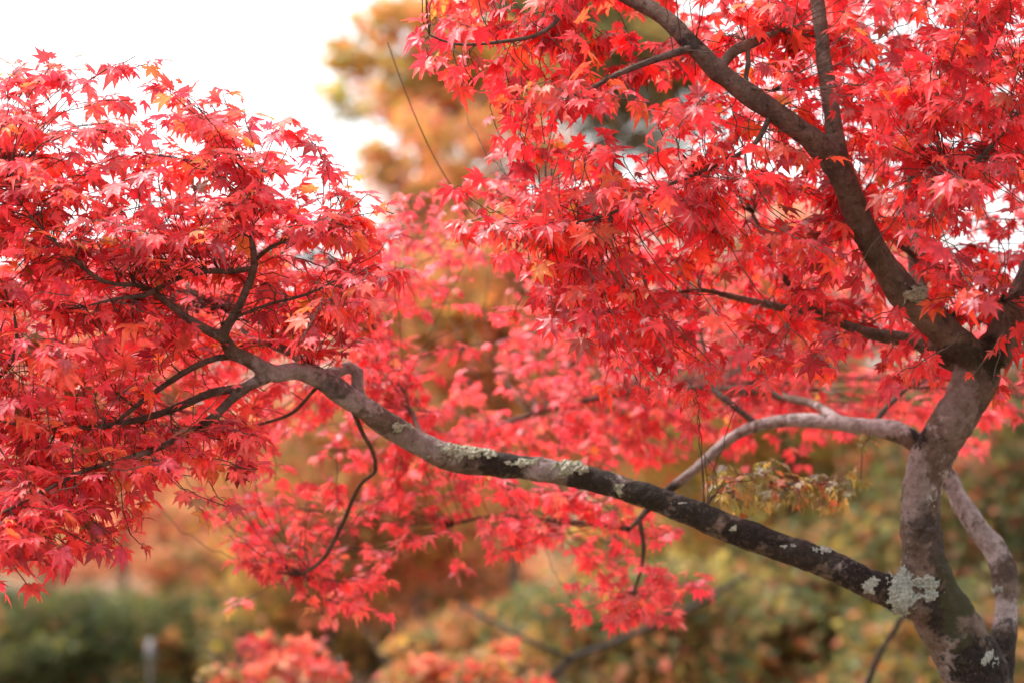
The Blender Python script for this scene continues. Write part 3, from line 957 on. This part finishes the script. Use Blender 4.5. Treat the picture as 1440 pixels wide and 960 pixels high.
for t, kd_ in zip(tips, tip_kind):
    if kd_ == 3:
        continue
    i, depth_k = t, 0
    chain = [t]
    while par[chain[-1]] >= n_wood and len(chain) < 7:
        chain.append(par[chain[-1]])
    for k, i in enumerate(chain):
        if k and flow[i] > 4:
            break
        tdir = P[i] - P[par[i]]
        tdir = tdir / (np.linalg.norm(tdir) + 1e-9)
        up = np.array([0, 0, 1.0])
        side = np.cross(tdir, up)
        side /= np.linalg.norm(side) + 1e-6
        px_ = pix(P[i][None])[0]
        right = px_[0] > 620
        if rng.random() < .08 + .07 * k:
            continue
        for sgn in ((-1, 1) if k else (-1, 1, 0)):
            if rng.random() < .12:
                continue
            a = tdir * (.45 if sgn else 1.0) + side * sgn * .95 + rng.normal(0, .35, 3)
            a /= np.linalg.norm(a)
            dr = max(-.3, rng.normal(.55 if right else .16, .42))
            if kd_ == 1:
                dr = max(-.2, rng.normal(.42, .4))
            a[2] -= dr
            a /= np.linalg.norm(a)
            stalk = rng.uniform(.012, .030)
            pos = P[i] + (a * .8 + np.array([0, 0, .15])) * stalk
            nrm = up * (1.1 if right else 1.35) + rng.normal(0, .40, 3) + np.array([0, -.22, 0])
            ax2 = a + np.array([0, 0, -.25 * rng.random()])
            q_ = pix((pos + ax2 * .03)[None])[0]
            if in_front(q_[0], q_[1], q_[2], 12) and rng.random() < .88:
                continue
            size = .024 + .052 * rng.random() ** 1.5 if kd_ != 1 else rng.uniform(.030, .056)
            if kd_ == 2:
                size = rng.uniform(.03, .05)
            leaf_rows[nodes_b[i]].append((P[i], pos, ax2, nrm, size, kd_, right))
for nm, rows in leaf_rows.items():
    if not rows:
        continue
    A0 = np.array([r[0] for r in rows])
    pos = np.array([r[1] for r in rows])
    ax = np.array([r[2] for r in rows])
    nrm = np.array([r[3] for r in rows])
    sz = np.array([r[4] for r in rows])
    col = np.empty((len(rows), 3))
    for sel, pal in ((lambda r: r[5] == 0 and r[6], RED), (lambda r: r[5] == 0 and not r[6], RED_L), (lambda r: r[5] == 1, RED_M), (lambda r: r[5] == 2, OLV)):
        idx = [i for i, r in enumerate(rows) if sel(r)]
        if idx:
            col[idx] = palette_pick(pal, len(idx))
    leaf_rows[nm] = leaves_mesh('leaf_spray', pos, ax, nrm, sz, col, VARIANTS, A0)

# assemble the maple: trunk, boughs with their twigs, each bough's leaves
part_obj = {}


def join_meshes(a, geo):
    """limb surface plus its twigs in one mesh"""
    V = np.concatenate(geo[0]) if geo[0] else np.zeros((0, 3))
    T = np.concatenate(geo[1]) if geo[1] else np.zeros((0, 3), int)
    if a is None:
        me = mesh_np('bough', V, T, smooth=True)
        p2 = pix(V)
        w_ = np.zeros(len(V))
        add_attr(me, 'dark', np.where(p2[:, 0] < 700, .35, .3))
        add_attr(me, 'pale', w_)
        return me
    n = len(a.vertices)
    c0 = np.empty(n * 3, np.float32)
    a.vertices.foreach_get('co', c0)
    q = np.empty(len(a.loops), np.int32)
    a.loops.foreach_get('vertex_index', q)
    q = q.reshape(-1, 4)
    tri = np.concatenate([q[:, [0, 1, 2]], q[:, [0, 2, 3]], T + n]) if len(T) else np.concatenate([q[:, [0, 1, 2]], q[:, [0, 2, 3]]])
    me = mesh_np('bough', np.concatenate([c0.reshape(-1, 3), V]), tri, smooth=True)
    for k in ('dark', 'pale', 'moss'):
        v = np.empty(n, np.float32)
        a.attributes[k].data.foreach_get('value', v)
        add_attr(me, k, np.concatenate([v, np.full(len(V), .3 if k == 'dark' else 0)]))
    return me


for nm in NAMES:
    a = PARTS.get(nm, [None])[0]
    if nm == 'trunk':
        part_obj[nm] = put('trunk', a, M_BARK, maple)
        continue
    if a is None and not twig_geo[nm][0]:
        continue
    part_obj[nm] = put('bough', join_meshes(a, twig_geo[nm]), M_BARK, maple)
    if not isinstance(leaf_rows[nm], list):
        put('leaf_spray', leaf_rows[nm], M_LEAF, part_obj[nm])
for me, mat, owner in LICHENS:
    put('lichen', me, mat, part_obj[owner])

# ------------------------------------------------------------------ trees and shrubs behind
PINK = [(10, (.50, .19, .10)), (8, (.54, .26, .13)), (6, (.52, .14, .09)), (5, (.40, .26, .09)), (5, (.22, .17, .06))]
GOLD = [(9, (.50, .30, .08)), (8, (.36, .28, .07)), (6, (.22, .21, .06)), (6, (.54, .22, .10)), (3, (.54, .15, .10))]
GREEN = [(10, (.045, .065, .02)), (7, (.07, .085, .025)), (4, (.11, .12, .035)), (2, (.20, .17, .05)), (1, (.40, .14, .05))]
RUST = [(9, (.46, .16, .07)), (8, (.36, .18, .07)), (7, (.20, .16, .05)), (5, (.12, .11, .035)), (5, (.52, .30, .08)), (4, (.55, .12, .07))]
SALMON = [(9, (.58, .23, .15)), (8, (.62, .31, .21)), (6, (.46, .25, .15)), (4, (.58, .15, .10)), (3, (.28, .21, .09))]
MIXED = [(11, (.11, .13, .05)), (9, (.08, .10, .04)), (7, (.18, .18, .06)), (4, (.46, .20, .10)), (3, (.50, .13, .09)), (3, (.40, .29, .08)), (3, (.42, .23, .14))]
OLIVEP = [(9, (.17, .15, .045)), (8, (.11, .11, .035)), (6, (.28, .20, .06)), (4, (.45, .20, .07)), (3, (.45, .32, .06))]
REDP = [(10, (.55, .09, .08)), (8, (.56, .15, .12)), (5, (.45, .04, .05)), (5, (.52, .22, .15)), (3, (.3, .2, .08))]
ORANGE = [(9, (.46, .20, .07)), (8, (.48, .14, .07)), (6, (.42, .27, .07)), (5, (.28, .18, .06)), (4, (.16, .13, .045))]


def plant(name, label, cat, px, py, d, hw, hh, pal, n, leaf=.075, group=None, dens=.55, stems=1, trunk_r=.032, clumps=None, flat=.45, own=.62, spread=1.0):
    """a trunk with limbs and a crown of small leaves gathered in uneven clumps"""
    c = at(px, py, d)
    rx, rz = hw * d / FPX, hh * d / FPX
    ry = (rx + rz) / 2 * .9
    gx, gy = c.x + rng.normal(0, .1), c.y
    gz = ground_z(gx, gy) - .05
    root = thing(name, label, cat, (gx, gy, gz), group)
    g = np.array([gx, gy, gz])
    cen = np.array(c)
    nc = clumps or max(10, int(n / 90))
    u = rng.normal(0, 1, (nc, 3))
    u /= np.linalg.norm(u, axis=1, keepdims=True)
    cc = cen + u * (rng.random((nc, 1)) ** dens) * np.array([rx, ry, rz]) * (1 + rng.normal(0, .08, (nc, 1)))
    # limbs
    geo = ([], [], [0])

    def add(V, T):
        geo[0].append(V)
        geo[1].append(T + geo[2][0])
        geo[2][0] += len(V)
    heads = []
    for s in range(stems):
        off = np.array([rng.normal(0, .25), rng.normal(0, .2), 0]) * (stems > 1)
        top = cen + off * 1.5 + np.array([0, 0, rz * .25])
        pts = [g + off * .4]
        mid = (g + top) / 2 + rng.normal(0, .06, 3) * (1 + np.linalg.norm(top - g) * .5) * np.array([1, 1, 0])
        ctl = catmull(np.array([(*pts[0], trunk_r * 1.5), (*(pts[0] * .8 + mid * .2), trunk_r * 1.05), (*mid, trunk_r * .8), (*(mid * .4 + top * .6), trunk_r * .55), (*top, trunk_r * .15)]), .15)
        add(*tube(ctl[:, :3], ctl[:, 3], 8))
        heads.append(ctl)
    allp = np.concatenate(heads)
    hi = allp[len(allp) // 3:]
    for q in range(min(nc, 34)):
        t = cc[q]
        w = np.linalg.norm(hi[:, :3] - t, axis=1) + 1.2 * np.maximum(0, hi[:, 2] - t[2] + .1)
        b = hi[int(np.argmin(w))]
        m = (b[:3] + t) / 2 + rng.normal(0, .04, 3) + np.array([0, 0, .04])
        lim = catmull(np.array([(*b[:3], b[3] * .6 + .003), (*m, b[3] * .35 + .003), (*t, .003)]), .12)
        add(*tube(lim[:, :3], np.maximum(lim[:, 3], .002), 5))
    V, T = np.concatenate(geo[0]), np.concatenate(geo[1])
    me = mesh_np('trunk', V, T, smooth=True)
    add_attr(me, 'dark', np.full(len(V), .55))
    put('trunk', me, M_BARK, root)
    # leaves
    k = rng.integers(0, nc, n)
    sc = (rx * ry * rz) ** (1 / 3)
    cs = sc * rng.uniform(.12, .26, nc) * spread
    pos = cc[k] + rng.normal(0, 1, (n, 3)) * cs[k][:, None] * np.array([1, 1, flat])
    pos[:, 2] = np.maximum(pos[:, 2], gz + .08)
    ax = rng.normal(0, 1, (n, 3)) + np.array([0, 0, -.5])
    nrm = rng.normal(0, .5, (n, 3)) + np.array([0, 0, 1])
    base = palette_pick(pal, nc, .1)
    col = palette_pick(pal, n, .2)
    keep = rng.random((n, 1)) < own
    col = np.where(keep, base[k] * (1 + rng.normal(0, .15, (n, 1))), col)
    col = col * 1.15 + .012
    sz = leaf * rng.uniform(.7, 1.25, n)
    put('crown', leaves_mesh('crown', pos, ax, nrm, sz, np.clip(col, .002, .9), [FAR_LEAF]), M_FAR, root)
    return root


# against the sky, left of the right-hand crown
plant('garden_tree', 'golden olive tree standing highest against the white sky', 'tree', 605, 100, 17, 160, 115, GOLD, 4300, .11, dens=.42, trunk_r=.04, clumps=120, spread=.72)
plant('garden_tree', 'pinkish orange maple showing bright sky gaps below golden olive tree', 'tree', 665, 262, 16, 160, 128, PINK + GOLD, 4200, .10, dens=.5, trunk_r=.04, clumps=95, spread=.72)
plant('garden_tree', 'dark green tree glimpsed in gap of red crown beside white sky', 'tree', 830, 90, 19, 190, 170, GREEN + [(6, (.3, .2, .06))], 17000, .085, dens=.45, trunk_r=.06, clumps=120, spread=.75)
plant('garden_tree', 'rust and olive tree filling dark hollow at middle of photo', 'tree', 690, 470, 14.2, 230, 175, RUST + ORANGE, 12500, .09, dens=.5, trunk_r=.032, clumps=150)
plant('garden_tree', 'yellow orange tree seen through the upper right red leaves', 'tree', 1080, 400, 14.5, 270, 150, ORANGE + [(6, (.6, .2, .15))], 8500, .08, dens=.5, trunk_r=.07, clumps=130)
plant('garden_tree', 'orange tree behind the hanging leaf cluster left of centre', 'tree', 500, 690, 15.5, 220, 190, ORANGE + RUST + SALMON + OLIVEP, 13000, .09, dens=.5, trunk_r=.032, clumps=150)
plant('garden_tree', 'coral maple showing through the lower leaves of the left crown', 'tree', 170, 520, 20, 260, 150, PINK + SALMON, 9500, .11, dens=.5, trunk_r=.032, clumps=130)
plant('garden_tree', 'yellowish green tree rising behind olive sprig on long bough', 'tree', 1120, 650, 15, 280, 190, [(10, (.34, .31, .07)), (8, (.22, .23, .06)), (6, (.5, .24, .08)), (3, (.55, .13, .07)), (5, (.12, .13, .05))], 8500, .10, dens=.5, trunk_r=.04, clumps=160, own=.4)
plant('garden_tree', 'green tree flecked with orange behind pale second stem', 'tree', 1410, 690, 13.5, 190, 240, MIXED + [(8, (.08, .10, .035))], 10000, .09, dens=.5, trunk_r=.04, clumps=150, own=.35)
# low plants along the bottom
plant('maple_shrub', 'blurred pink red maple top peeking in at bottom edge left of centre', 'shrub', 392, 960, 7.2, 90, 66, REDP, 1300, .065, dens=.6, stems=3, trunk_r=.012, clumps=40)
plant('maple_shrub', 'blurred orange red maple top at bottom edge below middle', 'shrub', 655, 962, 8.0, 95, 62, REDP + ORANGE, 1300, .065, dens=.6, stems=3, trunk_r=.012, clumps=40)
plant('maple_shrub', 'pale golden shrub beside orange red maple at bottom edge', 'shrub', 590, 935, 10.5, 60, 60, ORANGE, 1000, .07, dens=.6, stems=3, trunk_r=.015, clumps=30)
plant('green_shrub', 'darkest green shrub in bottom left corner', 'shrub', 60, 905, 17, 170, 85, GREEN, 7500, .085, dens=.5, stems=4, trunk_r=.02, clumps=110)
plant('green_shrub', 'olive green shrub just right of darkest corner shrub', 'shrub', 250, 905, 18, 130, 85, GREEN + OLIVEP, 6000, .085, dens=.5, stems=4, trunk_r=.02, clumps=90)
plant('green_shrub', 'brownish olive shrub behind pink red maple top', 'shrub', 440, 885, 16, 150, 95, OLIVEP + [(6, (.4, .2, .1))], 7000, .08, dens=.5, stems=4, trunk_r=.02, clumps=100)
plant('green_shrub', 'olive and orange shrub below the brightest red hanging cluster', 'shrub', 910, 900, 11.5, 190, 110, OLIVEP + MIXED, 7000, .08, dens=.5, stems=4, trunk_r=.02, clumps=120)
plant('green_shrub', 'green and orange speckled shrub left of trunk base', 'shrub', 1150, 870, 13, 190, 150, MIXED + OLIVEP, 7500, .10, dens=.5, stems=4, trunk_r=.015, clumps=140, own=.3)
plant('green_shrub', 'olive orange shrub at centre below long bough', 'shrub', 690, 900, 13.5, 130, 60, OLIVEP + ORANGE + MIXED, 5000, .075, dens=.5, stems=4, trunk_r=.02, clumps=90)
plant('green_shrub', 'yellow green shrub in bottom right corner beyond the trunk', 'shrub', 1340, 930, 12, 160, 100, MIXED + OLIVEP, 5000, .095, dens=.5, stems=4, trunk_r=.015, clumps=90, own=.3)
plant('green_shrub', 'peach and olive shrub filling distance behind red stems at centre', 'shrub', 600, 800, 19, 150, 75, SALMON + OLIVEP, 6500, .1, dens=.5, stems=4, trunk_r=.02, clumps=100)
plant('green_shrub', 'olive gold shrub in distance right of pale grey boulder', 'shrub', 900, 790, 20, 110, 75, OLIVEP + GOLD, 5500, .1, dens=.5, stems=4, trunk_r=.02, clumps=90)
plant('green_shrub', 'peach brown shrub in distance under the left salmon band', 'shrub', 330, 815, 21, 140, 60, SALMON + OLIVEP, 5500, .1, dens=.5, stems=4, trunk_r=.02, clumps=90)
# the salmon band on the left
plant('garden_tree', 'salmon coloured low maple in band at left, nearest the frame edge', 'tree', 60, 745, 26, 150, 85, SALMON, 5000, .12, dens=.5, trunk_r=.032, clumps=80)
plant('garden_tree', 'salmon orange maple in the left band under the sharp leaf tips', 'tree', 220, 725, 24, 140, 110, SALMON, 5500, .12, dens=.5, trunk_r=.06, clumps=80)
plant('garden_tree', 'orange pink maple of the left band beside hanging red cluster', 'tree', 370, 715, 25, 130, 115, SALMON + ORANGE[:2], 5500, .12, dens=.5, trunk_r=.06, clumps=80)

# the far wood that closes the view
FAR = [(-680, 570), (-550, 560), (-420, 575), (-290, 560), (-160, 560), (-20, 590), (110, 600), (240, 590), (370, 570), (500, 520), (620, 480), (740, 440), (860, 430), (980, 470), (1100, 480), (1220, 480), (1340, 490), (1460, 500), (1590, 520), (1720, 510), (1850, 520), (1980, 530)]
FAR_L = ['coppery', 'dark olive', 'amber', 'greenish bronze', 'salmon tinted', 'dull orange', 'pale russet', 'ochre', 'pinkish russet', 'orange brown', 'brownish olive', 'olive', 'dusky red', 'russet', 'bronze', 'muted orange', 'olive gold', 'faded green', 'dim olive', 'tawny', 'dull rose', 'mossy brown']
FAR_P = [RUST, OLIVEP, ORANGE, OLIVEP + RUST, SALMON, ORANGE + SALMON, SALMON + RUST, ORANGE + OLIVEP, SALMON, RUST + SALMON, OLIVEP + RUST, OLIVEP, RUST + PINK, RUST, OLIVEP + RUST, ORANGE + RUST, OLIVEP + GOLD, GREEN + OLIVEP, OLIVEP, RUST, PINK, OLIVEP + RUST]
for (x, top), nm, pal in zip(FAR, FAR_L, FAR_P):
    d = 33 + rng.uniform(-3, 5)
    plant('woodland_tree', 'far %s tree in hazy row closing the view' % nm, 'tree', x, (top + 800) / 2, d, 95, (800 - top) / 2, pal, 3400, .17, group='far trees closing the view', dens=.6, trunk_r=.1)

# thin bare sapling and dark limb behind the trunk
def stick(name, label, cat, pts, limb_pts=()):
    c = catmull([(*at(x, y, d), w * d / FPX / 2) for x, y, w, d in pts], .05)
    b = Vector(c[0, :3])
    g = Vector((b.x, b.y, ground_z(b.x, b.y) - .03))
    root = thing(name, label, cat, tuple(g))
    full = np.concatenate([catmull(np.array([(*g, c[0, 3] * 1.4), (*((g + b) / 2), c[0, 3] * 1.15), (*b, c[0, 3])]), .08)[:-1], c])
    tm = mesh_np('trunk', *tube(full[:, :3], full[:, 3], 8), smooth=True)
    add_attr(tm, 'dark', np.full(len(tm.vertices), .85))
    put('trunk', tm, M_BARK, root)
    for lp in limb_pts:
        c2 = catmull([(*at(x, y, d), w * d / FPX / 2) for x, y, w, d in lp], .05)
        lm = mesh_np('limb', *tube(c2[:, :3], c2[:, 3], 7), smooth=True)
        add_attr(lm, 'dark', np.full(len(lm.vertices), .85))
        put('limb', lm, M_BARK, root)


stick('sapling', 'thin bare sapling stem just left of the trunk base', 'tree', [(1218, 965, 9, 6.2), (1240, 912, 8, 6.2), (1268, 868, 7, 6.2), (1290, 800, 5, 6.25), (1300, 700, 3, 6.3)])
stick('bare_tree', 'dark blurred tree with leaning limb below the brightest red cluster', 'tree',
      [(760, 1010, 12, 8.4), (775, 950, 11, 8.4), (805, 925, 10, 8.4), (870, 900, 9, 8.4), (960, 860, 8, 8.5), (1050, 808, 6, 8.6)],
      [[(805, 925, 8, 8.4), (745, 900, 7, 8.4), (690, 872, 6, 8.5), (650, 850, 4, 8.6)]])

# ------------------------------------------------------------------ small things by the far path
def post_with_cap():
    b = at(212, 960, 20)
    gz = ground_z(b.x, b.y)
    root = thing('garden_post', 'slim dark post with pale cap among green shrubs at lower left', 'post', (b.x, b.y, gz))
    top = at(212, 925, 17.0).z
    b2 = at(212, 925, 15.5)
    root.location = (b2.x, b2.y, ground_z(b2.x, b2.y))
    z0, z1 = root.location.z, b2.z
    p = [(b2.x, b2.y, z0 - .1), (b2.x, b2.y, z0 + .05), (b2.x, b2.y, (z0 + z1) / 2), (b2.x, b2.y, z1)]
    put('shaft', mesh_np('shaft', *tube(p, [.018, .017, .015, .014], 10), smooth=True), M_POST, root)
    q = [(b2.x, b2.y, z1), (b2.x, b2.y, z1 + .015), (b2.x, b2.y, z1 + .07), (b2.x, b2.y, z1 + .11), (b2.x, b2.y, z1 + .125)]
    put('cap', mesh_np('cap', *tube(q, [.018, .028, .03, .022, .005], 12), smooth=True), M_CAP, root)


post_with_cap()


def rock(px, py, d, sx, sy, sz, mat, label):
    import bmesh
    p = at(px, py, d)
    g = Vector((p.x, p.y, ground_z(p.x, p.y)))
    bm = bmesh.new()
    bmesh.ops.create_icosphere(bm, subdivisions=4, radius=1)
    for v in bm.verts:
        k = 1 + .3 * noise.noise(v.co * 1.4 + p) + .12 * noise.noise(v.co * 4 + p) + .04 * noise.noise(v.co * 11)
        v.co = Vector((v.co.x * sx * k + g.x, v.co.y * sy * k + g.y, v.co.z * sz * k + g.z + sz * .5))
    me = bpy.data.meshes.new('garden_stone')
    bm.to_mesh(me)
    bm.free()
    o = put('garden_stone', me, mat)
    o['label'], o['category'] = label, 'stone'


rock(790, 830, 20.5, .15, .14, .14, M_ROCK, 'small dark bluish stone by the grey boulder behind red leaf tips')
rock(757, 812, 22.5, .36, .3, .3, M_PATH, 'pale grey boulder seen through gap below the long bough')

print('nodes', cnt, 'tips', len(tips), 'polys', sum(len(o.data.polygons) for o in C.objects if o.type == 'MESH'))
